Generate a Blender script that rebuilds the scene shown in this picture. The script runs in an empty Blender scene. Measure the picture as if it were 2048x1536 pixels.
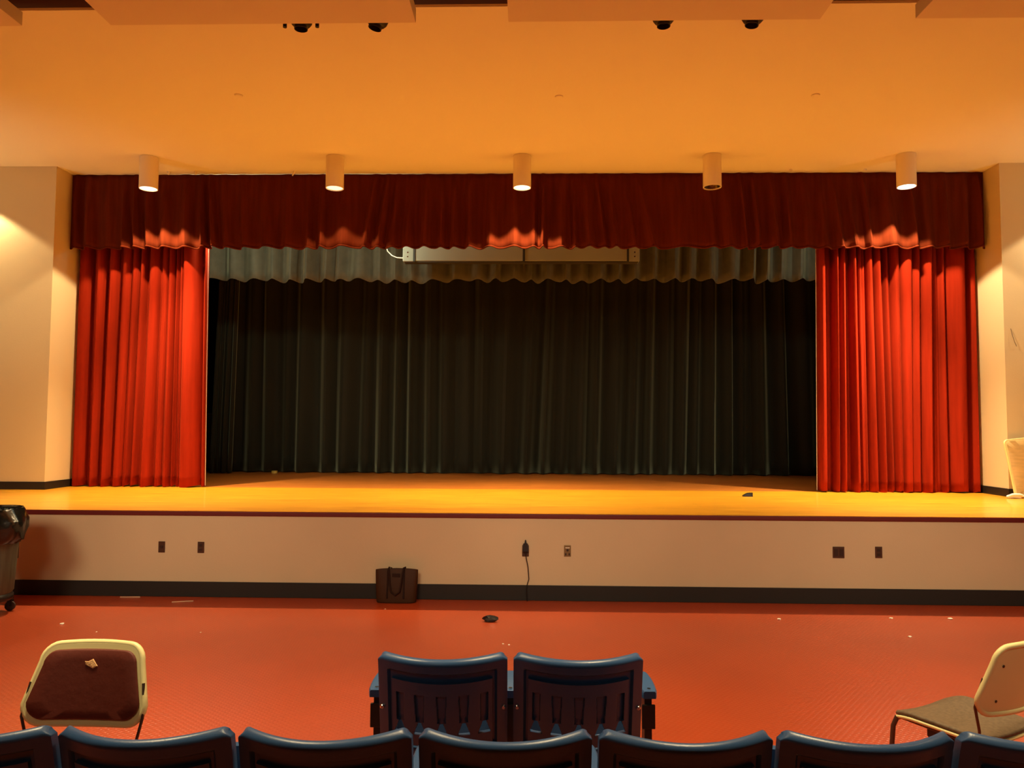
import bpy, bmesh, math, random
from mathutils import Vector, Matrix
S = bpy.context.scene
COL = S.collection
R = math.radians
PI = math.pi

# ------------------------------------------------------------------ camera
EYE = 1.78
YAW, PITCH, ROLL = 1.45, 3.15, 0.30
fwd = Vector((-math.sin(R(YAW))*math.cos(R(PITCH)), math.cos(R(YAW))*math.cos(R(PITCH)), math.sin(R(PITCH))))
rgt0 = Vector((math.cos(R(YAW)), math.sin(R(YAW)), 0)); up0 = rgt0.cross(fwd)
rgt = rgt0*math.cos(R(ROLL)) + up0*math.sin(R(ROLL)); upv = up0*math.cos(R(ROLL)) - rgt0*math.sin(R(ROLL))
cd = bpy.data.cameras.new('camera'); cam = bpy.data.objects.new('camera', cd); COL.objects.link(cam)
cd.sensor_fit = 'HORIZONTAL'; cd.sensor_width = 36.0; cd.lens = 36.0*1500/2048
cd.clip_start = 0.05; cd.clip_end = 100
M = Matrix((rgt, upv, -fwd)).transposed().to_4x4(); M.translation = (0, 0, EYE)
cam.matrix_world = M
S.camera = cam

# ------------------------------------------------------------------ world, exposure
w = bpy.data.worlds.new('world'); S.world = w; w.use_nodes = True
w.node_tree.nodes['Background'].inputs[0].default_value = (1, .7, .4, 1)
w.node_tree.nodes['Background'].inputs[1].default_value = 0.02
S.view_settings.view_transform = 'Standard'; S.view_settings.look = 'None'
S.view_settings.gamma = 1.0; S.view_settings.exposure = 0.14
S.view_settings.use_curve_mapping = False

# ------------------------------------------------------------------ lights of the hall
def lamp(name, kind, loc, power, color, **kw):
    l = bpy.data.lights.new(name, kind); l.energy = power; l.color = color
    for k, v in kw.items(): setattr(l, k, v)
    o = bpy.data.objects.new(name, l); COL.objects.link(o); o.location = loc
    return o
HALL = (1, .74, .40)
for x, p in ((-5.4, 1250), (-2.1, 1350), (1.05, 1350), (4.5, 1350)):      # downlights between the ceiling panels, over the front seats
    lamp('hall_downlight', 'SPOT', (x, 3.4, 4.95), p, HALL, spot_size=R(94), spot_blend=1.0, shadow_soft_size=0.5)
for x in (-5.3, -1.7, 1.7, 5.3):                                             # more of them over the seats behind the camera, throwing towards the stage
    o = lamp('rear_hall_light', 'SPOT', (x, -1.2, 4.9), 950, (1, .80, .52), spot_size=R(44), spot_blend=0.7, shadow_soft_size=1.1)
    o.rotation_euler = (R(68.5), 0, 0)
for s in (-1, 1):                                                    # added fill spots lifting the side walls and ceiling, no fixture known there
    o = lamp('wall_uplight', 'SPOT', (s*8.9, 6.0, 2.4), 170, (1, .80, .50), spot_size=R(80), spot_blend=1.0, shadow_soft_size=0.2)
    o.rotation_euler = Vector((-s*1.2, 4.0, 2.9)).to_track_quat('-Z', 'Y').to_euler()
# work lights hung behind the valance, over the two ends of the stage
for x, p in ((-4.3, 34), (-2.35, 27), (4.4, 22)):
    lamp('work_light', 'POINT', (x, 10.72, 4.44), p, (.94, 1, .72), shadow_soft_size=0.06)

# ------------------------------------------------------------------ materials
def nd(nt, t, **kw):
    n = nt.nodes.new(t)
    for k, v in kw.items():
        if k in n.inputs: n.inputs[k].default_value = v
        else: setattr(n, k, v)
    return n
def mat(name, color, rough=.5, metal=0, spec=.5, noise=None, bump=None, sheen=None, emit=None, coat=0):
    """noise=(scale, amount, stretch xyz)  bump=(scale, strength, stretch)"""
    m = bpy.data.materials.new(name); m.use_nodes = True; nt = m.node_tree
    b = nt.nodes['Principled BSDF']; L = nt.links
    b.inputs['Base Color'].default_value = (*color, 1); b.inputs['Roughness'].default_value = rough
    b.inputs['Metallic'].default_value = metal; b.inputs['Specular IOR Level'].default_value = spec
    b.inputs['Coat Weight'].default_value = coat
    tc = nd(nt, 'ShaderNodeTexCoord')
    if noise:
        mp = nd(nt, 'ShaderNodeMapping'); mp.inputs['Scale'].default_value = noise[2] if len(noise) > 2 else (1, 1, 1)
        n = nd(nt, 'ShaderNodeTexNoise', Scale=noise[0], Detail=6.0)
        r = nd(nt, 'ShaderNodeValToRGB'); a = noise[1]
        r.color_ramp.elements[0].position = .3; r.color_ramp.elements[1].position = .7
        r.color_ramp.elements[0].color = (*[c*(1-a) for c in color], 1)
        r.color_ramp.elements[1].color = (*[min(1, c*(1+a)) for c in color], 1)
        L.new(tc.outputs['Object'], mp.inputs[0]); L.new(mp.outputs[0], n.inputs['Vector'])
        L.new(n.outputs['Fac'], r.inputs[0]); L.new(r.outputs[0], b.inputs['Base Color'])
    if bump:
        mp2 = nd(nt, 'ShaderNodeMapping'); mp2.inputs['Scale'].default_value = bump[2] if len(bump) > 2 else (1, 1, 1)
        n2 = nd(nt, 'ShaderNodeTexNoise', Scale=bump[0], Detail=4.0)
        bp = nd(nt, 'ShaderNodeBump', Strength=bump[1], Distance=.01)
        L.new(tc.outputs['Object'], mp2.inputs[0]); L.new(mp2.outputs[0], n2.inputs['Vector'])
        L.new(n2.outputs['Fac'], bp.inputs['Height']); L.new(bp.outputs[0], b.inputs['Normal'])
    if sheen:
        b.inputs['Sheen Weight'].default_value = sheen[0]; b.inputs['Sheen Roughness'].default_value = .35
        b.inputs['Sheen Tint'].default_value = (*sheen[1], 1)
    if emit:
        b.inputs['Emission Color'].default_value = (*emit[0], 1); b.inputs['Emission Strength'].default_value = emit[1]
    return m

def wood_mat(name, c0, c1, rough, board=.057, coat=.3):
    """narrow strip flooring running left to right"""
    m = mat(name, c0, rough, spec=.5, coat=coat); nt = m.node_tree; L = nt.links; b = nt.nodes['Principled BSDF']
    b.inputs['Coat Roughness'].default_value = .12
    tc = nd(nt, 'ShaderNodeTexCoord')
    br = nd(nt, 'ShaderNodeTexBrick', offset=.37, Scale=1.0)
    br.inputs['Mortar Size'].default_value = .0015; br.inputs['Brick Width'].default_value = 1.9; br.inputs['Row Height'].default_value = board
    br.inputs['Color1'].default_value = (*c0, 1); br.inputs['Color2'].default_value = (*c1, 1); br.inputs['Mortar'].default_value = (*[c*.45 for c in c0], 1)
    mp = nd(nt, 'ShaderNodeMapping'); mp.inputs['Scale'].default_value = (1.2, 30, 1)
    n = nd(nt, 'ShaderNodeTexNoise', Scale=2.0, Detail=8.0)
    mx = nd(nt, 'ShaderNodeMix', data_type='RGBA', blend_type='MULTIPLY'); mx.inputs[0].default_value = .75
    r = nd(nt, 'ShaderNodeValToRGB'); r.color_ramp.elements[0].position = .32; r.color_ramp.elements[1].position = .62
    r.color_ramp.elements[0].color = (.55, .42, .28, 1); r.color_ramp.elements[1].color = (1, 1, 1, 1)
    L.new(tc.outputs['Object'], br.inputs['Vector']); L.new(tc.outputs['Object'], mp.inputs[0]); L.new(mp.outputs[0], n.inputs['Vector'])
    L.new(n.outputs['Fac'], r.inputs[0]); L.new(br.outputs['Color'], mx.inputs[6]); L.new(r.outputs[0], mx.inputs[7])
    L.new(mx.outputs[2], b.inputs['Base Color'])
    return m

def stud_mat():
    """red rubber floor moulded in small raised studs, set on the diagonal"""
    m = mat('red_rubber', (.37, .055, .014), .30, spec=.5, noise=(.55, .16)); nt = m.node_tree; L = nt.links; b = nt.nodes['Principled BSDF']
    tc = nd(nt, 'ShaderNodeTexCoord')
    mp = nd(nt, 'ShaderNodeMapping'); mp.inputs['Rotation'].default_value = (0, 0, R(38))
    v = nd(nt, 'ShaderNodeTexVoronoi', Scale=32.0, Randomness=0.0, voronoi_dimensions='2D')
    r = nd(nt, 'ShaderNodeMapRange'); r.inputs['From Min'].default_value = .28; r.inputs['From Max'].default_value = .42
    r.inputs['To Min'].default_value = 1; r.inputs['To Max'].default_value = 0
    bp = nd(nt, 'ShaderNodeBump', Strength=.2, Distance=.003)
    L.new(tc.outputs['Object'], mp.inputs[0]); L.new(mp.outputs[0], v.inputs['Vector']); L.new(v.outputs['Distance'], r.inputs[0])
    L.new(r.outputs[0], bp.inputs['Height']); L.new(bp.outputs[0], b.inputs['Normal'])
    return m

WALL = mat('cream_paint', (.73, .60, .36), .6, spec=.3, bump=(60, .08))
CEIL = mat('ceiling_paint', (.94, .90, .76), .9, spec=.1, bump=(45, .06))
SFACE = mat('stage_front_paint', (.62, .48, .30), .65, spec=.3, noise=(1.3, .035), bump=(55, .08))
PANEL = mat('acoustic_panel_fabric', (.82, .74, .62), .9, spec=.1, bump=(160, .15))
DARK = mat('dark_brown_paint', (.32, .23, .16), .9, spec=.1)  # bulkhead is dark from lack of light; that shade is in the base colour
BLACKPAINT = mat('black_paint', (.012, .011, .010), .85, spec=.1)
HALLWALL = mat('hall_wall_paint', (.36, .29, .20), .9, spec=.1)
COVE = mat('black_rubber_cove', (.014, .010, .008), .55, spec=.4)
NOSE = mat('dark_red_edge', (.12, .003, .002), .5)
APRON = wood_mat('apron_strip_wood', (.92, .47, .028), (.82, .38, .02), .32)
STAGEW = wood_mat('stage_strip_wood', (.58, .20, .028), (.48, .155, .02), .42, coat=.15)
FLOOR = stud_mat()
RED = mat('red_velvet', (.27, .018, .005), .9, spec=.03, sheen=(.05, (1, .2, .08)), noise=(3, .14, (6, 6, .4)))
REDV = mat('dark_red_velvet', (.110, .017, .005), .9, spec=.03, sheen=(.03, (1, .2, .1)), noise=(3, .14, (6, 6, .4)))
HEM = mat('pale_lining', (.75, .62, .48), .8)
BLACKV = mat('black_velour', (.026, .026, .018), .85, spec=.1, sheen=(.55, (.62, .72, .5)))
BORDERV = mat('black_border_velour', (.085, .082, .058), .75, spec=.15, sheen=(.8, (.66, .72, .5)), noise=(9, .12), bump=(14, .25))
CAN = mat('cream_metal', (.93, .86, .70), .5, spec=.4)
REFLD = mat('dark_reflector', (.10, .07, .045), .25, metal=.8)
REFL = mat('reflector_chrome', (.75, .7, .62), .22, metal=1)
def lens(name, s, c=(1, .86, .55)): return mat(name, (.9, .85, .7), .4, emit=(c, s))
BLUE = mat('blue_plastic', (.030, .085, .21), .34, spec=.4, bump=(220, .05))
BLKM = mat('black_metal', (.022, .018, .014), .45, spec=.4)
CHROME = mat('chrome', (.85, .82, .78), .18, metal=1)
CREAM = mat('cream_plastic', (.76, .70, .35), .42, spec=.4)
MAROON = mat('maroon_vinyl', (.10, .016, .008), .6, spec=.3, bump=(30, .15))
GREYV = mat('grey_brown_vinyl', (.135, .10, .062), .6, spec=.3, noise=(60, .2), bump=(40, .12))
FOAM = mat('torn_foam', (.75, .45, .20), .9, bump=(60, .5))
STEEL = mat('dark_steel_tube', (.10, .06, .045), .35, metal=.6)
BIN = mat('grey_bin_plastic', (.105, .12, .085), .55, spec=.4, noise=(5, .2, (6, 6, .6)))
LINER = mat('black_bin_liner', (.012, .014, .012), .22, spec=.7, bump=(9, .5, (1, 1, 2)))
WHEEL = mat('grey_rubber', (.05, .04, .035), .5)
BROWNPL = mat('brown_plate', (.060, .022, .010), .4)
BROWND = mat('brown_socket', (.028, .012, .007), .4)
BRASS = mat('tan_metal_plate', (.22, .14, .06), .4, metal=.4)
LEATHER = mat('brown_leather', (.045, .015, .004), .6, spec=.2, bump=(70, .1))
LEATHERD = mat('dark_brown_leather', (.022, .007, .004), .6, spec=.2)
SCREEN = mat('grey_screen_case', (.30, .31, .25), .45, spec=.4)
SEAM = mat('dark_seam', (.03, .028, .022), .6)
WHITE = mat('white_plastic', (.85, .80, .68), .45)
TAN = mat('tan_laminate', (.62, .43, .17), .45, noise=(7, .12, (1, 1, 4)))
EDGE = mat('yellowed_edge', (.84, .72, .32), .45)
PAPER = mat('white_paper', (.9, .82, .68), .8)
STRAW = mat('pale_straw', (.62, .42, .26), .6)
BLKPL = mat('black_plastic', (.010, .009, .010), .4)
GAFF = mat('yellow_tape', (.62, .45, .09), .5)

# ------------------------------------------------------------------ mesh helpers
class MB:
    def __init__(s): s.v = []; s.f = []; s.sm = []
    def add(s, vs, fs, M=None, smooth=False):
        o = len(s.v); s.v += [tuple(M @ Vector(p)) if M is not None else tuple(p) for p in vs]
        s.f += [[i+o for i in f] for f in fs]; s.sm += [smooth]*len(fs); return s
    def box(s, x0, x1, y0, y1, z0, z1, M=None):
        vs = [(x, y, z) for z in (z0, z1) for y in (y0, y1) for x in (x0, x1)]
        return s.add(vs, [[0, 2, 3, 1], [4, 5, 7, 6], [0, 1, 5, 4], [2, 6, 7, 3], [0, 4, 6, 2], [1, 3, 7, 5]], M)
    def lathe(s, prof, n=32, M=None, wob=None):
        """prof: list of (r, z) revolved round z"""
        vs = []; fs = []
        for j, (r, z) in enumerate(prof):
            for i in range(n):
                a = 2*PI*i/n; k = wob(a, j) if wob else 0
                vs.append(((r+k)*math.cos(a), (r+k)*math.sin(a), z))
        for j in range(len(prof)-1):
            for i in range(n):
                fs.append([j*n+i, j*n+(i+1) % n, (j+1)*n+(i+1) % n, (j+1)*n+i])
        return s.add(vs, fs, M, True)
    def cyl(s, r, z0, z1, n=24, M=None):
        s.lathe([(r, z0), (r, z1)], n, M)
        for z, rev in ((z0, True), (z1, False)):
            ring = [(r*math.cos(2*PI*i/n), r*math.sin(2*PI*i/n), z) for i in range(n)]
            f = list(range(n)); s.add(ring, [f[::-1] if rev else f], M)
        return s
    def tube(s, pts, r, n=10, M=None, cap=True):
        P = [Vector(p) for p in pts]; rr = r if isinstance(r, (list, tuple)) else [r]*len(P)
        vs = []; fs = []; prev = None
        for i, p in enumerate(P):
            t = (P[min(i+1, len(P)-1)] - P[max(i-1, 0)]).normalized()
            a = (prev - t*prev.dot(t)).normalized() if prev is not None and (prev - t*prev.dot(t)).length > 1e-4 else t.orthogonal().normalized()
            prev = a; b = t.cross(a)
            for k in range(n):
                an = 2*PI*k/n; vs.append(p + (a*math.cos(an) + b*math.sin(an))*rr[i])
        for i in range(len(P)-1):
            for k in range(n): fs.append([i*n+k, i*n+(k+1) % n, (i+1)*n+(k+1) % n, (i+1)*n+k])
        s.add(vs, fs, M, True)
        if cap:
            s.add(vs[:n], [list(range(n))[::-1]], M); s.add(vs[-n:], [list(range(n))], M)
        return s
    def plate(s, outline, y0, y1, M=None, bev=.0, bow=0, halfw=1):
        """outline in (x, z), extruded from y0 to y1; edges rounded by bev; bow bends it back"""
        n = len(outline); cx = sum(p[0] for p in outline)/n; cz = sum(p[1] for p in outline)/n
        def ring(k, y):
            out = []
            for x, z in outline:
                d = Vector((x-cx, z-cz)); l = d.length; q = d*((l-k)/l) if l > 1e-6 else d
                X = cx+q.x; out.append((X, y - bow*(1-((X-cx)/halfw)**2), cz+q.y))
            return out
        rings = [ring(bev, y0), ring(bev*.3, y0+(y1-y0)*.2), ring(0, (y0+y1)/2), ring(bev*.3, y1-(y1-y0)*.2), ring(bev, y1)]
        vs = [p for r_ in rings for p in r_]; fs = []
        for j in range(4):
            for i in range(n): fs.append([j*n+i, j*n+(i+1) % n, (j+1)*n+(i+1) % n, (j+1)*n+i])
        s.add(vs, fs, M, True)
        # domed fill in concentric rings so that a bent plate stays smooth
        for y, k0, rev in ((y0, bev, True), (y1, bev, False)):
            rr = []
            for t in (1, .75, .5, .25, .02):
                o = []
                for (x, z) in outline:
                    d = Vector((x-cx, z-cz)); l = d.length; q = d*((l-k0)/l*t)
                    X = cx+q.x; o.append((X, y - bow*(1-((X-cx)/halfw)**2), cz+q.y))
                rr.append(o)
            vs = [p for r_ in rr for p in r_]; fs = []
            for j in range(4):
                for i in range(n):
                    f = [j*n+i, j*n+(i+1) % n, (j+1)*n+(i+1) % n, (j+1)*n+i]; fs.append(f[::-1] if not rev else f)
            fs.append([4*n+i for i in range(n)] if not rev else [4*n+i for i in range(n)][::-1])
            s.add(vs, fs, M, True)
        return s
    def build(s, name, m, parent=None, bevel=0, solid=0, loc=None):
        me = bpy.data.meshes.new(name); me.from_pydata([tuple(v) for v in s.v], [], s.f); me.update()
        bm = bmesh.new(); bm.from_mesh(me); bmesh.ops.remove_doubles(bm, verts=bm.verts, dist=1e-5)
        bmesh.ops.recalc_face_normals(bm, faces=bm.faces); bm.to_mesh(me); bm.free()
        if any(s.sm):
            for p in me.polygons: p.use_smooth = True
            me.set_sharp_from_angle(angle=R(40))
            caps = {k for p in me.polygons if len(p.vertices) > 8 for k in p.edge_keys}
            for e in me.edges:
                if e.key in caps: e.use_edge_sharp = True
        me.materials.append(m)
        o = bpy.data.objects.new(name, me); COL.objects.link(o)
        if parent is not None: o.parent = parent
        if loc is not None: o.location = loc
        if solid:
            d = o.modifiers.new('thick', 'SOLIDIFY'); d.thickness = solid; d.offset = 0
        if bevel:
            d = o.modifiers.new('bevel', 'BEVEL'); d.width = bevel; d.segments = 3; d.limit_method = 'ANGLE'; d.angle_limit = R(40)
        return o
def tag(o, label=None, cat=None, group=None, kind=None):
    if label: o['label'] = label
    if cat: o['category'] = cat
    if group: o['group'] = group
    if kind: o['kind'] = kind
    return o
def thing(name, label, cat, loc, rz=0, group=None):
    o = bpy.data.objects.new(name, None); COL.objects.link(o); o.location = loc; o.rotation_euler = (0, 0, rz)
    o.empty_display_size = .1
    return tag(o, label, cat, group)
def struct(name, mb, m, **k): return tag(mb.build(name, m, **k), kind='structure')
def copy_tree(o, parent=None):
    c = o.copy(); COL.objects.link(c)
    if parent is not None: c.parent = parent
    for ch in list(o.children): copy_tree(ch, c)
    return c
def rounded(w0, w1, z0, z1, r, n=7, r0=None):
    """trapezoid outline: half widths w0 at z0, w1 at z1, corner radii r0 / r"""
    r0 = r if r0 is None else r0; out = []
    for cx, cz, rad, a0 in ((w0-r0, z0+r0, r0, -90), (w1-r, z1-r, r, 0), (-w1+r, z1-r, r, 90), (-w0+r0, z0+r0, r0, 180)):
        for i in range(n):
            a = R(a0 + 90*i/(n-1)); out.append((cx+rad*math.cos(a), cz+rad*math.sin(a)))
    return out
def dense(out, step=.03):
    res = []
    for i, p in enumerate(out):
        q = out[(i+1) % len(out)]; d = math.hypot(q[0]-p[0], q[1]-p[1]); k = max(1, int(d/step))
        for j in range(k): res.append((p[0]+(q[0]-p[0])*j/k, p[1]+(q[1]-p[1])*j/k))
    return res

# ------------------------------------------------------------------ the setting
SH = .88                      # stage height
CZ = 5.32                     # ceiling over the stage front
FY = 7.75                     # stage front wall
XL, XR = -6.56, 6.25          # proscenium opening
PY = 10.02                    # proscenium wall
struct('floor', MB().box(-9.3, 9.3, -3, FY+.3, -.1, 0), FLOOR)
struct('wall_stage_front', MB().box(-9.3, 9.3, FY, FY+.2, 0, SH-.05), SFACE)
struct('baseboard_stage_front', MB().box(-9.3, 9.3, FY-.012, FY, 0, .155), COVE, bevel=.004)
struct('trim_1', MB().box(-9.3, 9.3, FY-.02, FY+.2, SH-.05, SH-.004), NOSE, bevel=.008)
struct('floor_stage_apron', MB().box(-9.3, 9.3, FY-.018, 10.62, SH-.004, SH), APRON)
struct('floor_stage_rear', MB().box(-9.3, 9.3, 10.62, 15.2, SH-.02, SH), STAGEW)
struct('wall_left', MB().box(-9.3, XL, PY, 11.1, SH, CZ), WALL)
struct('wall_right', MB().box(XR, 9.3, PY, 11.1, SH, CZ), WALL)
struct('baseboard_left', MB().box(-9.3, XL+.012, PY-.012, 10.9, SH, SH+.105), COVE, bevel=.003)
struct('baseboard_right', MB().box(XR-.012, 9.3, PY-.012, 10.9, SH, SH+.105), COVE, bevel=.003)
struct('ceiling', MB().box(-9.3, 9.3, 6.16, 11.1, CZ, CZ+.1), CEIL)
struct('wall_bulkhead', MB().box(-9.3, 9.3, 6.12, 6.155, CZ, 7.0), DARK)
struct('ceiling_hall', MB().box(-9.3, 9.3, -3, 6.12, 7.0, 7.1), DARK)
struct('ceiling_stage', MB().box(-9.3, 9.3, 11.1, 15.2, 6.2, 6.3), BLACKPAINT)
struct('wall_above_stage', MB().box(-9.3, 9.3, 11.0, 11.1, CZ, 6.2), BLACKPAINT)
struct('wall_stage_rear', MB().box(-9.3, 9.3, 15.1, 15.2, SH, 6.2), BLACKPAINT)
for s, n in ((-1, 'west'), (1, 'east')):
    struct('wall_'+n, MB().box(*sorted((s*9.3, s*9.4)), -3, 11.1, 0, 7.0), HALLWALL)
    struct('wall_stage_'+n, MB().box(*sorted((s*9.2, s*9.3)), 11.1, 15.1, SH, 6.2), BLACKPAINT)
struct('wall_back', MB().box(-9.3, 9.3, -3.1, -3, 0, 7.0), HALLWALL)

# acoustic clouds: flat panels hung under the dark hall ceiling
for x0, x1, lab in ((-7.3, -4.126, 'tan acoustic ceiling panel at top left corner of the photo'),
                    (-3.40, -.929, 'tan acoustic ceiling panel left of centre above two spotlights'),
                    (-.19, 2.265, 'tan acoustic ceiling panel right of centre over plain black spotlights'),
                    (3.007, 6.2, 'tan acoustic ceiling panel at top right corner of the photo')):
    o = MB().box(x0, x1, 2.9, 5.8, 4.985, 5.10).build('ceiling_panel', PANEL, bevel=.004)
    tag(o, lab, 'ceiling panel', 'acoustic panels hung below the hall ceiling')

# lighting pipe and stage spotlights behind the panels
p = thing('lighting_pipe', 'black pipe behind the ceiling panels carrying the stage spotlights', 'pipe', (0, 5.98, 5.395))
MB().tube([(-8, 0, 0), (8, 0, 0)], .025).build('pipe', BLKM, p)
def spotlight(x, tilt, lab, bolts):
    t = thing('stage_spotlight', lab, 'spotlight', (x, 5.98, 5.325), 0, 'stage spotlights hung behind the ceiling panels')
    T = Matrix.Translation((0, .02, -.205)) @ Matrix.Rotation(R(tilt), 4, 'Y')
    MB().lathe([(.001, .13), (.06, .13), (.085, .10), (.094, .02), (.088, -.015), (.074, -.035), (.058, -.045), (.055, -.046), (.055, -.072), (.050, -.072), (.046, -.03), (.001, -.02)], 28, T).build('housing', BLKM, t)
    y = MB(); y.box(-.125, -.118, -.015, .015, -.2, -.03, Matrix.Translation((0, .02, 0))); y.box(.118, .125, -.015, .015, -.2, -.03, Matrix.Translation((0, .02, 0)))
    y.box(-.125, .125, -.015, .015, -.034, -.027, Matrix.Translation((0, .02, 0))); y.build('yoke', BLKM, t)
    if bolts:
        for s in (-1, 1):
            MB().cyl(.016, -.025, .025, 12, Matrix.Translation((s*.135, .02, -.235))).build('yoke_knob', BLKM, t)
    MB().tube([(0, 0, -.03), (0, 0, .044)], .022, 14).build('clamp', BLKM, t)
    return t
spotlight(-1.917, 0, 'leftmost black stage spotlight showing its yoke knobs under left panel', True)
spotlight(-1.285, 14, 'tilted black stage spotlight near the right end of the left panel', False)
spotlight(1.075, 0, 'black stage spotlight below the middle of the right-hand panel', False)
spotlight(1.80, 8, 'rightmost black stage spotlight near the right end of the panel', False)

# surface-mounted cylinder downlights
CANX = (-5.10, -2.605, -.127, 2.357, 4.862)
CANL = ('leftmost cream cylinder ceiling light, lit, above the left red curtain',
        'second cylinder ceiling light from the left, dimly lit',
        'middle cream cylinder ceiling light, lit, above stage centre',
        'unlit cream cylinder ceiling light, second from the right',
        'rightmost cream cylinder ceiling light, brightest white, above the right red curtain')
CANP = (300, 80, 300, 0, 400); CANE = (3.2, 1.1, 3.0, 0, 5.0)
CB = 4.895
WARM = (1, .74, .40)
for i, x in enumerate(CANX):
    t = thing('cylinder_downlight', CANL[i], 'ceiling light', (x, 9.70, CZ), 0, 'cylinder downlights over the stage front')
    h = CB-CZ
    MB().lathe([(.105, 0), (.118, -.004), (.118, h), (.110, h-.001), (.108, h+.02), (.06, h+.13), (.001, h+.13)], 40).build('housing', CAN, t)
    if CANP[i]:
        MB().lathe([(.106, h+.012), (.001, h+.012)], 32).build('lens', lens('lens_glow', CANE[i], (1, .88, .60) if i < 4 else (1, .95, .82)), t)
        lamp('downlight_lamp', 'SPOT', (x, 9.70, CB-.005), CANP[i], WARM if i < 4 else (1, .78, .46), spot_size=R(116), spot_blend=.12, shadow_soft_size=.05)
        o = lamp('downlight_core', 'SPOT', (x, 9.70, CB-.006), CANP[i]*4.2, WARM if i < 4 else (1, .78, .46), spot_size=R(82), spot_blend=1, shadow_soft_size=.05)
        o.rotation_euler = (0, R((-8, 0, 0, 0, 8)[i]), 0)
    else:
        MB().lathe([(.104, h+.012), (.075, h+.07), (.03, h+.12)], 32).build('reflector', REFLD, t)
        b = MB().lathe([(.001, h+.02), (.03, h+.025), (.04, h+.06), (.02, h+.12)], 20); b.build('bulb', REFL, t)
for x, pw in ((-7.60, 80), (7.38, 130)):       # the next two of the row, beyond the frame's edges
    lamp('downlight_lamp', 'SPOT', (x, 9.70, CB-.005), pw, WARM if x < 0 else (1, .78, .46), spot_size=R(116), spot_blend=.12, shadow_soft_size=.05)

for x, y, lab in ((-3.164, 7.83, 'small round sprinkler cap on the ceiling at left'), (.29, 7.91, 'small round sprinkler cap on the ceiling near the middle'),
                  (3.027, 7.91, 'small round sprinkler cap on the ceiling at right')):
    o = MB().lathe([(.001, -.014), (.034, -.014), (.042, -.010), (.046, 0)], 28).build('sprinkler_cap', CEIL, loc=(x, y, CZ)); tag(o, lab, 'sprinkler cap', 'concealed sprinkler caps in the ceiling')

# ------------------------------------------------------------------ curtains
def curtain(name, m, xt, xb, Y, zt, zb, n, amp, seed, hem=.0, jit=.35, pw=.8, rows=22, bias=0, wander=.25, solid=.006, cols=10, mid=0, head=.90, parent=None, edges=None):
    """pleated cloth: folds of uneven width hang from zt to zb; ridges face the hall"""
    rnd = random.Random(seed)
    def splits():
        w_ = [math.exp(rnd.gauss(0, jit)) for _ in range(n)]; t = sum(w_); a = [0]
        for q in w_: a.append(a[-1]+q/t)
        return a
    top = edges[0] if edges else splits(); bot = edges[1] if edges else None
    if bot is None:
        o = splits(); bot = [a*(1-wander)+b*wander for a, b in zip(top, o)]
    def amps(e):
        if not edges: return [amp*(.45+.75*rnd.random()) for _ in range(n)]
        return [amp*q*(.9+.2*rnd.random()) for q in edges[2]]
    a0 = amps(top); a1 = amps(bot)
    sk = [rnd.uniform(-.25, .25) for _ in range(n)]
    hz = [rnd.uniform(-1, 1)*hem for _ in range(n+1)]
    ph = rnd.uniform(0, 6)
    vs = []; fs = []; N = n*cols+1
    for j in range(rows+1):
        v = j/rows; fl = 1-(1-head)*math.exp(-v*(9 if head > .5 else 3.5))
        for i in range(N):
            k = min(i//cols, n-1); t = (i-k*cols)/cols
            e = top[k]*(1-v)+bot[k]*v; g = top[k+1]*(1-v)+bot[k+1]*v
            u = e+(g-e)*t
            u2 = u + bias*math.sin(PI*u)*(.5-v)
            x = (xt[0]*(1-v)+xb[0]*v)*(1-u2) + (xt[1]*(1-v)+xb[1]*v)*u2
            a = (a0[k]*(1-v)+a1[k]*v)*fl
            tt = min(1, max(0, t+sk[k]*t*(1-t)*2))
            d = a*math.sin(PI*tt)**pw
            d += amp*.10*math.sin(PI*tt*3+k)*v*math.sin(PI*tt)
            z = zt + (zb + (hz[k]*(1-t)+hz[k+1]*t) + hem*.6*math.sin(2*PI*t+ph) - zt)*v
            vs.append((x, Y-d + mid*math.sin(PI*u), z))
    for j in range(rows):
        for i in range(N-1): fs.append([j*N+i, j*N+i+1, (j+1)*N+i+1, (j+1)*N+i])
    mb = MB(); mb.add(vs, fs, None, True)
    return mb.build(name, m, parent, solid=solid), (vs[:], N)

VZ = 4.245
val = thing('stage_valance', 'long dark red pleated valance across the top of the stage', 'valance', (0, 10.38, VZ))
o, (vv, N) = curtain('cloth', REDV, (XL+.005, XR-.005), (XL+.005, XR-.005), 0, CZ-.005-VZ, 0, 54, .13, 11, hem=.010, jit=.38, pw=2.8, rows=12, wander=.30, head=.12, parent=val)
hb = MB(); last = vv[-N:]
hv = [(x, y-.006, z+.022) for x, y, z in last]+[(x, y-.008, z+.002) for x, y, z in last]
hb.add(hv, [[i, i+1, N+i+1, N+i] for i in range(N-1)], None, True); hb.build('hem', REDV, val, solid=.004)
# small cloth ties caught between valance and ceiling
for x, l, lab in ((-5.05, .05, 'scrap of pale tape over the valance right of the leftmost light'), (-4.66, .05, 'scrap of pale tape over valance above left curtain edge'),
                  (3.62, .03, 'pale tape knot at the valance top right of the unlit light'), (4.63, .025, 'small pale tape bit at valance top beside the rightmost light')):
    o = MB().tube([(0, 0, .0), (.012, -.006, -l*.5), (.004, -.012, -l)], [.028, .020, .007], 8).build('tape_scrap', WHITE, loc=(x-.06, 10.25, CZ)); tag(o, lab, 'tape', 'tape scraps along the valance top')
o = MB().tube([(.03, 0, 0), (.02, -.01, -.03), (0, -.012, -.07)], [.014, .014, .009], 8).build('tape_scrap', WHITE, loc=(-3.35, 10.25, CZ)); tag(o, 'longer hanging ribbon of tape over the valance by second light', 'tape', 'tape scraps along the valance top')

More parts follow.
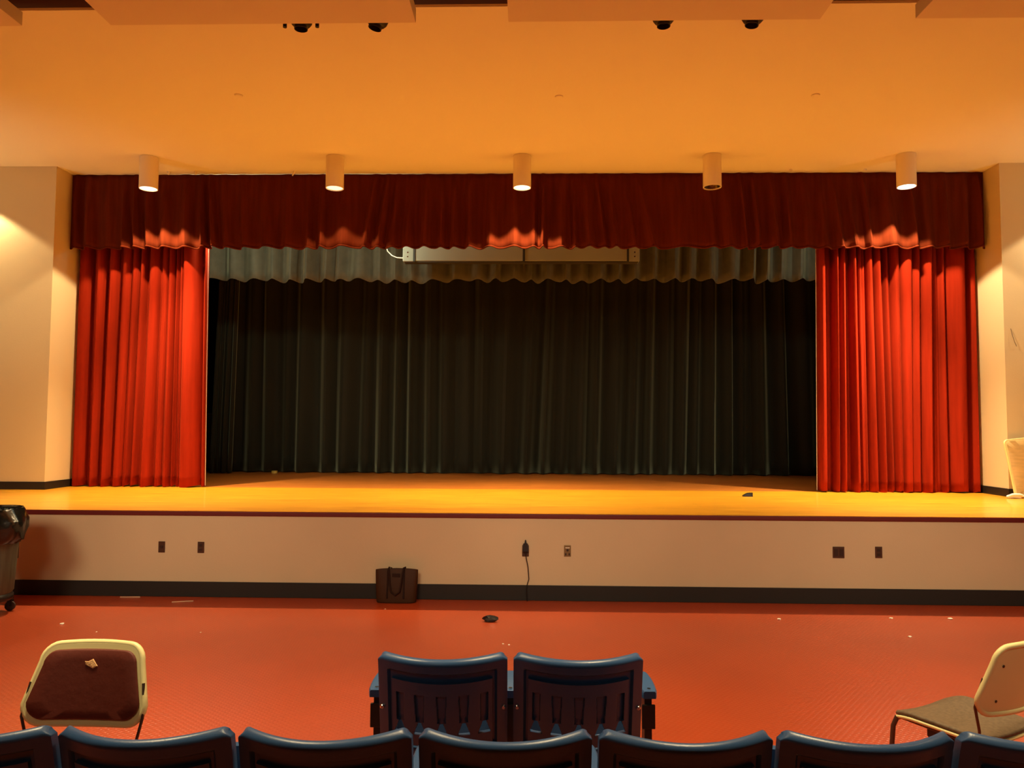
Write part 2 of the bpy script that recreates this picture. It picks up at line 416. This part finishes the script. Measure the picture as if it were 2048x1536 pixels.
def norm(px): return [(p-px[0])/(px[-1]-px[0]) for p in px]
LE = (norm([148, 176, 181, 208, 213, 232, 238, 262, 275, 278, 292, 297, 318, 322, 336, 347, 350, 356, 358, 364, 405, 413]),
      norm([135, 163, 170, 188, 194, 214, 219, 240, 252, 256, 270, 276, 300, 305, 322, 338, 341, 349, 352, 358, 403, 410]),
      [.9, 0, .9, 0, .8, .05, .8, .6, 0, .6, 0, .8, 0, .5, .6, 0, .4, 0, .4, 1, .5])
RE = (norm([1634, 1651, 1664, 1675, 1692, 1699, 1710, 1721, 1730, 1744, 1758, 1766, 1779, 1800, 1830, 1847, 1872, 1883, 1895, 1934, 1942, 1956]),
      norm([1635, 1652, 1664, 1675, 1691, 1704, 1720, 1728, 1738, 1758, 1770, 1780, 1792, 1806, 1823, 1845, 1866, 1888, 1902, 1938, 1946, 1966]),
      [1, .08, 1, 1, 0, .9, .7, .4, .8, .95, .05, .5, .8, 1, .6, .9, .2, .5, 1, 0, .6])
lc = thing('main_curtain', 'red velvet stage curtain gathered at the left side of the stage', 'curtain', (0, 10.66, SH), 0, 'red main curtains')
curtain('cloth', RED, (XL+.01, -4.69), (XL+.01, -4.64), 0, 4.42, .012, 21, .17, 5, hem=.012, pw=.62, rows=30, edges=LE, parent=lc)
MB().tube([(-4.695, -.03, 4.42), (-4.632, -.03, .02)], .005, 8).build('lining_edge', HEM, lc)
rc = thing('main_curtain', 'red velvet stage curtain gathered at the right side of the stage', 'curtain', (0, 10.66, SH), 0, 'red main curtains')
curtain('cloth', RED, (4.05, XR-.01), (4.01, XR-.01), 0, 4.42, .012, 21, .19, 21, hem=.012, pw=.62, rows=30, edges=RE, parent=rc)
MB().tube([(4.046, -.03, 4.42), (3.995, -.03, .02)], .005, 8).build('lining_edge', HEM, rc)

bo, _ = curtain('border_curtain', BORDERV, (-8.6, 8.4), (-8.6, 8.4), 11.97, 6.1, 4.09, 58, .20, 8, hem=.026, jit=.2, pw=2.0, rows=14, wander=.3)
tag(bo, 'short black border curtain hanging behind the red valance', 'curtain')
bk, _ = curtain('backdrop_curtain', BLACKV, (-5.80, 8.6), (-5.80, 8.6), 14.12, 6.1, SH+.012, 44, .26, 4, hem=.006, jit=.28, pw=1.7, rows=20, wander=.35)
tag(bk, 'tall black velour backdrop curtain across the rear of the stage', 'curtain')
lg, _ = curtain('leg_curtain', BLACKV, (-5.72, -5.36), (-5.84, -5.44), 13.6, 6.1, SH+.012, 5, .09, 31, hem=.006, jit=.3, pw=.8, rows=14, wander=.3)
tag(lg, 'narrow black leg curtain at the left end of the backdrop', 'curtain')

# projection screen case hung in front of the border
sc = thing('projection_screen_case', 'long grey retracted projection screen case hanging behind the valance', 'screen case', (-.162, 11.3, 4.25))
MB().box(-1.79, 1.79, -.09, .09, .012, .26).build('housing', SCREEN, sc, bevel=.006)
MB().box(-1.77, 1.77, -.07, .07, -.006, .014).build('bottom_slot', SEAM, sc)
for s in (-1, 1):
    e = MB().box(*sorted((s*1.785, s*1.62)), -.096, .094, .004, .262).build('end_cap', SCREEN, sc, bevel=.004)
    for z in (.075, .14):
        MB().cyl(.010, 0, .006, 12, Matrix.Translation((s*1.715, -.096, z)) @ Matrix.Rotation(R(90), 4, 'X')).build('screw', CHROME, e)
    MB().box(*sorted((s*1.63, s*1.598)), -.1, .096, .0, .264).build('strap', SEAM, sc)
MB().box(.03, .065, -.1, .096, .0, .264).build('strap', SEAM, sc)
MB().tube([(-2.078, 0, .31), (-2.038, -.01, .18), (-1.968, -.02, .11), (-1.888, -.03, .075), (-1.785, -.04, .065)], .008, 8).build('power_cord', WHITE, sc)
for x in (-1.5, 0, 1.5): MB().tube([(x, 0, .255), (x, 0, 1.95)], .008, 8).build('hanger_rod', BLKM, sc)

# dark cabinet in the wings
cb = thing('equipment_cabinet', 'dark cabinet in the shadowed wings beside the left red curtain', 'cabinet', (-6.40, 14.36, SH))
MB().box(-.55, .55, -.3, .3, .06, 1.06).build('body', BLKM, cb, bevel=.01)
MB().box(-.57, .53, -.33, .32, 1.06, 1.10).build('top', BLKM, cb, bevel=.008)
MB().box(-.5, .5, -.312, -.298, .58, 1.02).build('door', BLKPL, cb, bevel=.004)
for sx in (-.5, .5):
    for sy in (-.25, .25): MB().cyl(.03, 0, .06, 14, Matrix.Translation((sx, sy, 0))).build('foot', BLKPL, cb)

# ------------------------------------------------------------------ fittings on the stage front
def outlet(x, z, w_, h, lab, m, kind):
    t = thing('wall_outlet', lab, 'outlet', (x, FY, z), 0, 'outlet plates on the stage front')
    MB().box(-w_/2, w_/2, -.008, 0, -h/2, h/2).build('cover_plate', m, t, bevel=.003)
    if kind == 'duplex':
        for s in (-1, 1): MB().box(-.017, .017, -.011, -.007, s*.022-.014, s*.022+.014).build('socket', BROWND, t, bevel=.003)
    elif kind == 'jack': MB().cyl(.016, 0, .006, 18, Matrix.Translation((0, -.008, .002)) @ Matrix.Rotation(R(90), 4, 'X')).build('socket', BROWND, t)
    elif kind == 'double':
        for s in (-1, 1): MB().box(s*.027-.018, s*.027+.018, -.011, -.007, -.036, .036).build('socket', BROWND, t, bevel=.003)
    elif kind == 'switch':
        MB().box(-.022, .022, -.012, -.007, .028, .036).build('label_strip', WHITE, t)
        MB().cyl(.012, 0, .006, 16, Matrix.Translation((0, -.008, .008)) @ Matrix.Rotation(R(90), 4, 'X')).build('socket', BROWND, t)
        for s in (-1, 1): MB().box(s*.018-.007, s*.018+.007, -.011, -.007, -.044, -.022).build('socket', BROWND, t)
    return t
outlet(-3.812, .505, .068, .114, 'leftmost small brown outlet plate on stage front', BROWNPL, 'jack')
outlet(-3.402, .504, .068, .114, 'brown duplex outlet plate second from left on stage front', BROWNPL, 'duplex')
outlet(-.049, .500, .068, .114, 'brown outlet plate holding the black adapter', BROWNPL, 'duplex')
outlet(.379, .503, .070, .114, 'tan metal outlet plate with a pale strip, right of the adapter', BRASS, 'switch')
outlet(3.116, .514, .116, .114, 'square double brown outlet plate on the stage front at right', BROWNPL, 'double')
outlet(3.517, .518, .070, .114, 'narrow brown outlet plate at far right of stage front', BROWNPL, 'duplex')
ad = thing('power_adapter', 'black plug-in adapter with thin cord on the stage front wall', 'adapter', (-.049, FY-.012, .53))
MB().plate(dense(rounded(.034, .026, -.034, .052, .014)), -.045, 0, bev=.004).build('body', BLKPL, ad)
MB().tube([(0, -.02, .05), (0, -.02, .085)], [.011, .005], 10).build('plug_tip', BLKPL, ad)
MB().tube([(0, -.03, -.03), (.008, -.02, -.10), (.026, -.012, -.19), (.032, -.012, -.26), (.036, -.012, -.31), (.02, -.014, -.36), (.012, -.022, -.41), (.02, -.03, -.528)], .0045, 8).build('cord', BLKPL, ad)

# brown tote bag
bg = thing('tote_bag', 'brown leather tote bag standing against the stage front', 'bag', (-1.343, 7.62, 0))
bv = MB()
def bagring(z, hw, hd, n=40):
    return [(math.copysign(abs(math.cos(a))**.35, math.cos(a))*hw, math.copysign(abs(math.sin(a))**.6, math.sin(a))*hd, z) for a in [2*PI*i/n for i in range(n)]]
rings = [bagring(.0, .17, .05), bagring(.008, .197, .068), bagring(.05, .203, .07), bagring(.17, .209, .055), bagring(.29, .214, .030), bagring(.322, .214, .020), bagring(.318, .205, .012), bagring(.25, .2, .02)]
vs = [p for r_ in rings for p in r_]; n = 40
for i, p in enumerate(vs):
    if 4*n <= i < 7*n: vs[i] = (p[0], p[1], p[2] + .012*(1-(p[0]/.214)**2))
bv.add(vs, [[j*n+i, j*n+(i+1) % n, (j+1)*n+(i+1) % n, (j+1)*n+i] for j in range(len(rings)-1) for i in range(n)]+[list(range(n))[::-1]], None, True)
bv.build('body', LEATHER, bg)
for y, zt in ((-1, .345), (1, .36)):
    h = MB(); yy = lambda z: -(.070 - .045*max(0, min(1, (z-.05)/.27))) - .006
    if y < 0:
        pts = [(-.085, yy(.04), .05), (-.082, yy(.2), .2), (-.083, yy(.32), .325), (-.075, -.035, .348), (-.071, -.048, .30), (-.060, -.075, .20), (-.045, -.082, .12), (0, -.085, .085), (.045, -.082, .12), (.056, -.075, .2), (.067, -.048, .3), (.074, -.035, .345), (.079, yy(.32), .325), (.080, yy(.2), .2), (.082, yy(.04), .05)]
    else:
        pts = [(-.085, .02, .30), (-.08, .018, .345), (-.06, .035, .33), (-.03, .06, .25), (.03, .06, .25), (.06, .035, .33), (.08, .018, .345), (.085, .02, .30)]
    # flattened strap: sweep a thin rectangle via tube squashed in depth
    h.tube(pts, .0085, 8); h.build('handle', LEATHERD, bg)
MB().box(-.04, .04, -.05, -.046, .255, .29, Matrix.Translation((0, .006, 0))).build('patch', LEATHERD, bg)

# ------------------------------------------------------------------ bin
bn = thing('trash_can', 'grey wheeled trash can with black liner at the left edge', 'trash can', (-5.10, 6.95, 0))
bz = .19
MB().lathe([(.001, bz), (.235, bz), (.25, bz+.02), (.262, bz+.25), (.287, bz+.68), (.30, bz+.70), (.30, bz+.76), (.282, bz+.76), (.275, bz+.70), (.24, bz+.04), (.001, bz+.04)], 48).build('barrel', BIN, bn)
rnd = random.Random(3)
pa = [rnd.uniform(0, 6) for _ in range(6)]
def wob(a, j):
    k = .014*math.sin(7*a+pa[0]+j*.9) + .010*math.sin(13*a+pa[1]-j*1.3)+.007*math.sin(23*a+pa[2]+j)
    return max(k, -.004)*(0.5 if j in (4, 5) else 1) + (.055*max(0, math.cos(a-R(-12)))**14 if j in (1, 2, 3) else 0)
prof = [(.294, bz+.47), (.312, bz+.52), (.332, bz+.60), (.326, bz+.68), (.315, bz+.765), (.305, bz+.79), (.285, bz+.775), (.277, bz+.66), (.25, bz+.30)]
MB().lathe(prof, 96, None, wob).build('liner', LINER, bn)
MB().lathe([(.001, .125), (.24, .125), (.25, .14), (.25, .17), (.235, .19), (.001, .19)], 40).build('dolly', BLKPL, bn)
for a in (-30, 42, 114, 186, 258):
    x, y = .225*math.cos(R(a)), .225*math.sin(R(a))
    T = Matrix.Translation((x, y, .045)) @ Matrix.Rotation(R(a+60), 4, 'Z')
    c = MB().lathe([(.001, -.016), (.036, -.016), (.045, -.010), (.045, .010), (.036, .016), (.001, .016)], 24, T @ Matrix.Rotation(R(90), 4, 'Y')).build('caster', WHEEL, bn)
    MB().box(-.022, -.017, -.02, .02, 0, .085, T).box(.017, .022, -.02, .02, 0, .085, T).box(-.022, .022, -.02, .02, .055, .085, T).build('fork', BLKM, c)

# ------------------------------------------------------------------ leaning table top and adapter on the stage at right
lt = thing('leaning_table_top', 'tan table top with pale rounded rim leaning by the right wall', 'table top', (6.63, 9.84, SH), 0)
T = Matrix.Rotation(R(-6), 4, 'X') @ Matrix.Rotation(R(-6.5), 4, 'Y')
MB().plate(dense(rounded(.385, .385, .0, .755, .05)), -.016, .016, T @ Matrix.Translation((-.03, 0, .045)), bev=.006).build('rim', EDGE, lt)
MB().plate(dense(rounded(.360, .360, .025, .730, .04)), -.019, -.014, T @ Matrix.Translation((-.03, 0, .045)), bev=.002).build('laminate_face', TAN, lt)
wa = thing('white_power_strip', 'crumpled white power strip on stage at foot of leaning table', 'power strip', (6.17, 9.80, SH), R(-16))
MB().plate(dense(rounded(.085, .075, 0, .045, .018)), -.03, .03, bev=.012).build('body', WHITE, wa)
MB().tube([(-.08, -.02, .02), (-.02, -.035, .05), (.06, -.03, .052), (.11, -.02, .03)], .018, 10).build('cord_bundle', WHITE, wa)
MB().tube([(.09, -.02, .03), (.14, -.03, .022), (.22, -.03, .012), (.40, .0, .010)], [.014, .012, .007, .007], 10).build('plug', STEEL, wa)
wr = MB().tube([(0, -.004, 0), (.012, -.014, -.09), (.034, -.016, -.17), (.066, -.008, -.235)], .003, 6).build('loose_wire', STEEL, loc=(6.315+.02, PY, 3.09)); tag(wr, 'thin dark wire sticking out of the right wall', 'wire')

# ------------------------------------------------------------------ little things lying about
def litter(name, mb, m, loc, lab, cat, rz=0, group=None):
    o = mb.build(name, m, loc=loc); o.rotation_euler = (0, 0, rz); tag(o, lab, cat, group); return o
def crumple(r, seed, fl=.5):
    rd = random.Random(seed); bm = bmesh.new(); bmesh.ops.create_icosphere(bm, subdivisions=2, radius=r)
    for v in bm.verts: v.co *= rd.uniform(.7, 1.15); v.co.z = max(v.co.z*fl, -r*fl*.6)
    mn = min(v.co.z for v in bm.verts)
    mb = MB(); bm.verts.index_update(); mb.add([(v.co.x, v.co.y, v.co.z-mn) for v in bm.verts], [[q.index for q in f.verts] for f in bm.faces]); bm.free(); return mb
G = 'white scraps on the red floor'
for k, (x, y, r_, lab) in enumerate(((-4.148, 6.654, .020, 'biggest white scrap on the red floor beside the trash can'), (-3.698, 6.416, .008, 'tiny white scrap on floor above the left chair'),
        (2.301, 7.103, .019, 'white scrap on floor below the square outlet, on its left'), (3.364, 7.187, .017, 'white scrap on floor below the far right outlet'),
        (-1.40, 7.32, .009, 'tiny white scrap on the floor left of the bag'), (-.22, 6.215, .009, 'left one of two tiny scraps behind the paired seats'),
        (-.17, 6.189, .010, 'right one of two tiny scraps behind the paired seats'), (3.23, 6.569, .019, 'flat pale scrap on the floor at right, nearer the seats'), (3.91, 7.19, .022, 'pale torn scrap on floor at the right end of stage'),
        (-2.81, 6.44, .008, 'tiny pale scrap at the edge of the shiny floor patch'))):
    litter('paper_scrap', crumple(r_, k, .35), PAPER, (x, y, 0), lab, 'scrap', 0, G)
for x, y, a, lab in ((-4.09, 7.68, 4, 'pale straw on floor, the left one by the stage base'), (-3.47, 7.516, 16, 'pale straw on floor, the right one by the stage base')):
    litter('drinking_straw', MB().tube([(-.10, 0, .005), (.10, 0, .005)], .005, 10), STRAW, (x, y, 0), lab, 'straw', R(a), 'straws by the stage base')
cl = crumple(.06, 44, .55); cl.v = [(x*1.2, y*.6, z*1.1) for x, y, z in cl.v]
litter('dark_rag', cl, BLKPL, (-.363, 6.911, 0), 'small dark rag lying on the floor right of the bag', 'rag')  # crumpled lump standing for the dark blur of a stand base
litter('rubber_wedge', MB().add([(-.06, -.03, 0), (.06, -.03, 0), (.06, .03, 0), (-.06, .03, 0), (.06, -.03, .05), (.06, .03, .05), (.0, -.025, .045), (.0, .025, .045), (-.06, -.03, .014), (-.06, .03, .014)],
       [[0, 3, 2, 1], [0, 1, 4, 6, 8], [3, 9, 7, 5, 2], [1, 2, 5, 4], [4, 5, 7, 6], [6, 7, 9, 8], [0, 8, 9, 3]]), BLKPL, (2.793, 9.797, SH), 'small dark wedge on the stage floor near the right curtain', 'wedge', 0)
litter('tape_roll', MB().lathe([(.035, 0), (.055, 0), (.055, .045), (.035, .045), (.035, 0)], 24), GAFF, (-4.70, 13.72, SH), 'yellow tape roll at the foot of the backdrop, left side', 'tape roll')

# ------------------------------------------------------------------ fixed blue seats
SW = .2655
def back_parts():
    """height field for the rear of a moulded seat back"""
    z0, z1 = .43, .85; NX, NZ = 56, 60
    def bow(x): return -.095*(1-(x/SW)**2)
    def sst(a, b, x): t = max(0, min(1, (x-a)/(b-a))); return t*t*(3-2*t)
    shell = MB(); vs = []; fs = []
    def rear(x, z):                       # depth of the rear face behind the bow line
        bx = SW-abs(x); tz = z1-z
        edge = min(sst(.045, .055, bx), sst(.058, .066, tz), sst(.03, .04, z-z0))
        if tz < .028: return -.034 + .028 - math.sqrt(max(0, .028**2-(.028-tz)**2))
        return -.034 + .026*edge
    def lean(z): return -.10*(z-z0)/(z1-z0)
    q = [SW*i/(NX/2-6)*.93 for i in range(int(NX/2)-5)]; q += [SW*(.93+.07*math.sin(PI/2*k/6)) for k in range(1, 7)]
    xs = sorted([-a for a in q if a > 0]+q); NX = len(xs)-1
    zs = [z0+(z1-.03-z0)*j/NZ for j in range(NZ+1)]+[z1-.028+.028*math.sin(PI/2*j/10) for j in range(11)]
    def zz(x, z):
        e = max(0, abs(x)-(SW-.020)); drop = .011*(e/.020)**2
        return z - .008*(1-(x/SW)**2)*((z-z0)/(z1-z0)) - drop*sst(z1-.07, z1, z)
    grid = []
    for z in zs:
        row = []
        for x in xs:
            k = 1 - .014*sst(z1-.02, z1, z)/SW
            row.append((x*k, bow(x)+rear(x, z)+lean(z)+.10, zz(x, z)))
        grid.append(row)
    # rounded top edge, then the front face down
    for dz, dy in ((0, .030), (-.002, .033)):
        grid.append([(x*(1-.014/SW), bow(x)-.034+dy+lean(z1)+.10, zz(x, z1)+dz) for x in xs])
    for z in zs[::-1][::4]:
        grid.append([(x*(1-.014*sst(z1-.02, z1, z)/SW), bow(x)+lean(z)+.10, zz(x, z)-.002) for x in xs])
    W = NX+1; H = len(grid)
    vs = [p for r_ in grid for p in r_]
    fs = [[j*W+i, j*W+i+1, (j+1)*W+i+1, (j+1)*W+i] for j in range(H-1) for i in range(NX)
          if not (min(abs((xs[i]+xs[i+1])/2-s_) for s_ in (-.172, -.09, 0, .09, .172)) < .030 and .485 < (grid[j][i][2]+grid[j+1][i][2])/2 < .567)]      # open at the foot of the slots
    for c in (0, NX):                     # close the sides
        nr = len(zs)+2; A = [j*W+c for j in range(nr)]; B = [j*W+c for j in range(H-1, nr-1, -1)]
        i = k = 0
        while i < len(A)-1 or k < len(B)-1:
            if k == len(B)-1 or (i < len(A)-1 and vs[A[i+1]][2] <= vs[B[k+1]][2]): fs.append([A[i], A[i+1], B[k]]); i += 1
            else: fs.append([A[i], B[k+1], B[k]]); k += 1
    fs.append([i for i in range(W)]+[(H-1)*W+i for i in range(W)][::-1])
    shell.add(vs, fs, None, True)
    # slotted insert sitting in the recess
    ins = MB(); ix, iz0, iz1 = .205, .47, .752
    slots = (-.172, -.09, 0, .09, .172)
    def rin(x, z):
        d = -.026
        for s_ in slots:
            wd = (.015 + .004*sst(.60, .69, z)) if abs(s_) < .15 else .014
            ins_ = (1-sst(wd-.003, wd+.003, abs(x-s_)))
            if .577 < z < .695: d += .017*ins_
            if .522 < z <= .577 and abs(x-s_) < .004+.020*(.577-z)/.055: d = -.009      # small triangular opening
        return d
    nx, nz = 150, 84
    g = []
    def top(x): return iz1 - .004*(1-(x/ix)**2)
    for j in range(nz+1):
        row = []
        for i in range(nx+1):
            x = ix*(-1+2*i/nx); z = iz0+(top(x)-iz0)*j/nz
            row.append((x, bow(x)+rin(x, z)+lean(z)+.10, zz(x, z)))
        g.append(row)
    g.append([(x_, y_+.02, z_+.003) for (x_, y_, z_) in g[-1]])
    g.append([(x_, y_, z_-.02) for (x_, y_, z_) in g[-1]])
    W = nx+1; H = len(g)
    vs = [p for r_ in g for p in r_]
    def through(j, i):
        x = ix*(-1+2*(i+.5)/nx); z = iz0+(top(x)-iz0)*(j+.5)/nz
        return j < nz and rin(x, z) > -.013
    fs = [[j*W+i, j*W+i+1, (j+1)*W+i+1, (j+1)*W+i] for j in range(H-1) for i in range(nx) if not through(j, i)]
    vs2 = [(x_, y_+.022, z_) for r_ in g[:-2] for (x_, y_, z_) in (r_[0], r_[-1])]
    o_ = len(vs); vs += vs2
    for j in range(len(g)-3):
        fs.append([j*W, (j+1)*W, o_+2*(j+1), o_+2*j]); fs.append([j*W+nx, o_+2*j+1, o_+2*(j+1)+1, (j+1)*W+nx])
    ins.add(vs, fs, None, True)
    return shell, ins
shell_mb, ins_mb = back_parts()
def make_seat():
    t = thing('auditorium_seat', 'x', 'seat', (0, 0, 0))
    shell_mb.build('back_shell', BLUE, t); ins_mb.build('back_insert', BLUE, t)
    # tip-up seat pan, folded against the back
    P = MB(); NXp, NZp = 20, 16; g = []
    for j in range(NZp+1):
        v = j/NZp; g.append([(.235*(-1+2*i/NXp)*(1-.06*v**3), .155 + .05*v - .05*(1-(-1+2*i/NXp)**2)*.6, .37+.33*v) for i in range(NXp+1)])
    W = NXp+1; vs = [p for r_ in g for p in r_]; vs += [(x_, y_+.035, z_) for (x_, y_, z_) in vs]; o_ = W*(NZp+1)
    fs = []
    for j in range(NZp):
        for i in range(NXp):
            a = [j*W+i, j*W+i+1, (j+1)*W+i+1, (j+1)*W+i]; fs += [a, [q+o_ for q in a][::-1]]
    per = [i for i in range(W)]+[j*W+NXp for j in range(1, NZp+1)]+[NZp*W+i for i in range(NXp-1, -1, -1)]+[j*W for j in range(NZp-1, 0, -1)]
    for a, b in zip(per, per[1:]+per[:1]): fs.append([a, b, b+o_, a+o_])
    P.add(vs, fs, None, True); P.build('seat_pan', BLUE, t)
    for s in (-1, 1):
        MB().lathe([(.001, .008), (.006, .008), (.010, .003), (.011, 0)], 14, Matrix.Translation((s*(SW-.016), .007, .618)) @ Matrix.Rotation(R(90), 4, 'X')).build('bolt', CHROME, t)
    return t
def make_standard():
    t = thing('armrest_standard', 'x', 'armrest', (0, 0, 0))
    MB().box(-.016, .016, .10, .18, .012, .636).build('post', BLKM, t, bevel=.005)
    MB().box(-.05, .05, .0, .24, 0, .012).build('foot_plate', BLKM, t, bevel=.003)
    # brackets out to the seat backs on both sides
    MB().box(-.028, .028, .088, .10, .50, .60).build('bracket', BLKM, t, bevel=.003)
    a = MB(); g = []
    for k in range(13):
        v = k/12; y = .062+.26*v; hw = .032+.004*math.sin(PI*v); z = .665+.006*math.sin(PI*v)
        if k in (0, 12): hw *= .8
        g.append([(-hw, y, z-.030), (-hw, y, z-.006), (-hw*.82, y, z), (hw*.82, y, z), (hw, y, z-.006), (hw, y, z-.030)])
    vs = [p for r_ in g for p in r_]; fs = [[j*6+i, j*6+(i+1) % 6, (j+1)*6+(i+1) % 6, (j+1)*6+i] for j in range(12) for i in range(6)]+[list(range(6)), [72+i for i in range(6)]]
    a.add(vs, fs, None, True); arm = a.build('arm', BLUE, t)
    MB().cyl(.008, 0, .004, 12, Matrix.Translation((0, .085, .667))).build('screw', CHROME, arm)
    return t
ROT = math.atan2(.061, 2.77)
seat0 = make_seat(); std0 = make_standard(); used = {'s': False, 'a': False}
def place(kind, x, y, lab, grp):
    src = seat0 if kind == 's' else std0
    o = src if not used[kind] else copy_tree(src); used[kind] = True
    o.location = (x, y, 0); o.rotation_euler = (0, 0, ROT); o['label'] = lab; o['group'] = grp; return o
C_, S_ = math.cos(ROT), math.sin(ROT)
def rowpt(i, x0, y0, pitch): return x0+pitch*i*C_, y0+pitch*i*S_
near = ['blue plastic seat at the left edge of the near row', 'blue plastic seat in front of the maroon chair, near row',
        'blue plastic seat in the near row before left half of the pair', 'blue plastic seat at the middle of the near row',
        'blue plastic seat in the near row right of middle, overlapping the pair', 'blue plastic seat in the near row left of the grey chair',
        'blue plastic seat at the right end of the near row, before the grey chair']
NX0, NY0, NP = -1.180, 2.353, .5527
for i in range(7):
    x, y = rowpt(i-1+.0, NX0, NY0, NP); place('s', x, y, near[i], 'near row of blue seats')
stdl = ['armrest between the near-row seats in front of the maroon chair', 'armrest right of the near-row seat facing the maroon chair', 'armrest left of the middle near-row seat',
        'armrest right of the middle near-row seat', 'armrest second from the right in the near row', 'rightmost armrest in the near row by the grey chair']
for i in range(6):
    x, y = rowpt(i-.5, NX0, NY0, NP); place('a', x, y, stdl[i], 'armrests of the near row')
px, py = -.358, 3.151
for i, lab in ((0, 'left blue seat of the separate pair near the stage'), (1, 'right blue seat of the separate pair near the stage')):
    x, y = rowpt(i, px, py, .5560); place('s', x, y, lab, 'pair of blue seats')
for i, lab in ((-.5, 'left outer armrest of the paired blue seats'), (.5, 'shared middle armrest of the paired blue seats'), (1.5, 'right outer armrest of the paired blue seats')):
    x, y = rowpt(i, px, py, .5560+ (.02 if i != .5 else 0)); place('a', x, y, lab, 'armrests of the paired seats')

# ------------------------------------------------------------------ stack chairs
def stack_chair(name, lab, loc, rz, padm, torn):
    t = thing(name, lab, 'chair', loc, rz)
    # seat shell and pad (outline in x, y laid flat)
    F = Matrix.Rotation(R(-90), 4, 'X')          # plate (x, z) -> (x, y): z axis becomes y
    F = Matrix(((1, 0, 0, 0), (0, 0, 1, 0), (0, 1, 0, 0), (0, 0, 0, 1)))
    so = dense(rounded(.21, .235, -.20, .235, .09, r0=.07))
    def bend(mb):
        for i, (x, y, z) in enumerate(mb.v):
            mb.v[i] = (x, y, z - .030*max(0, (y-.10)/.135)**2 + .02*(x/.23)**2 - .012)
        return mb
    bend(MB().plate(so, .425, .440, F, bev=.005)).build('seat_shell', CREAM, t)
    bend(MB().plate([(x*.985, y*.985) for x, y in so], .440, .462, F, bev=.008)).build('seat_pad', padm, t)
    # back, leaning away from the sitter; bowed round the back
    B = Matrix.Translation((0, -.195, .57)) @ Matrix.Rotation(R(13), 4, 'X')
    arch = lambda P_: [(x, z+.014*max(0, 1-(x/.21)**2)*max(0, (z-.2)/.1)) for x, z in P_]
    bo_ = arch(dense(rounded(.248, .208, .0, .30, .060, r0=.075)))
    BOW = .035
    MB().plate(bo_, -.008, .008, B, bev=.004, bow=BOW, halfw=.24).build('back_shell', CREAM, t)
    rim = [Vector((x, -.004-BOW*(1-(x/.24)**2), z)) for x, z in bo_]
    MB().tube([B @ p_ for p_ in rim+[rim[0]]], .0125, 10, cap=False).build('back_rim', CREAM, t)
    ip = arch(dense(rounded(.231, .193, .018, .278, .050, r0=.065)))
    MB().plate(ip, .006, .024, B, bev=.008, bow=BOW, halfw=.24).build('back_pad', padm, t)
    for sx in (-.16, .16):
        for z in (.06, .22):
            MB().cyl(.006, 0, .003, 10, B @ Matrix.Translation((sx, -.008-BOW*(1-(sx/.24)**2), z)) @ Matrix.Rotation(R(90), 4, 'X')).build('screw', BLKM, t)
    if torn:
        q = MB().plate(dense([(-.026, .222), (-.008, .212), (.026, .228), (.030, .240), (.014, .240), (-.004, .250)], .008), .022, .027, B, bev=.002, bow=BOW, halfw=.24)
        tag(q.build('torn_patch', FOAM, t), 'tear showing tan foam')
    # steel frame
    for s in (-1, 1):
        MB().tube([(s*.215, .19, .425), (s*.225, .205, .38), (s*.235, .235, .012)], .011, 10).build('leg', STEEL, t)
        MB().tube([(s*.205, -.12, .425), (s*.215, -.16, .38), (s*.235, -.25, .012)], .011, 10).build('leg', STEEL, t)
        MB().tube([(s*.20, .19, .420), (s*.19, -.10, .418), (s*.195, -.185, .43), (s*.222, -.20, .50), tuple(B @ Vector((s*.247, .002, .03))), tuple(B @ Vector((s*.238, .002, .12))), tuple(B @ Vector((s*.232, .002, .16)))], .006, 10).build('side_tube', STEEL, t)
    for s in (-1, 1): MB().box(*sorted((s*.195, s*.13)), -.07, .06, .375, .422).build('bracket', BLKPL, t, bevel=.008)
    MB().tube([(-.215, .19, .418), (.215, .19, .418)], .009, 8).build('stretcher', STEEL, t)
    MB().tube([(-.205, -.12, .418), (.205, -.12, .418)], .009, 8).build('stretcher', STEEL, t)
    return t
stack_chair('stack_chair', 'cream stack chair with maroon back pad torn at the top', (-1.80, 2.84, 0), R(180), MAROON, True)
stack_chair('stack_chair', 'cream stack chair with dusty grey seat turned to the stage', (2.005, 3.58, 0), R(28), GREYV, False)
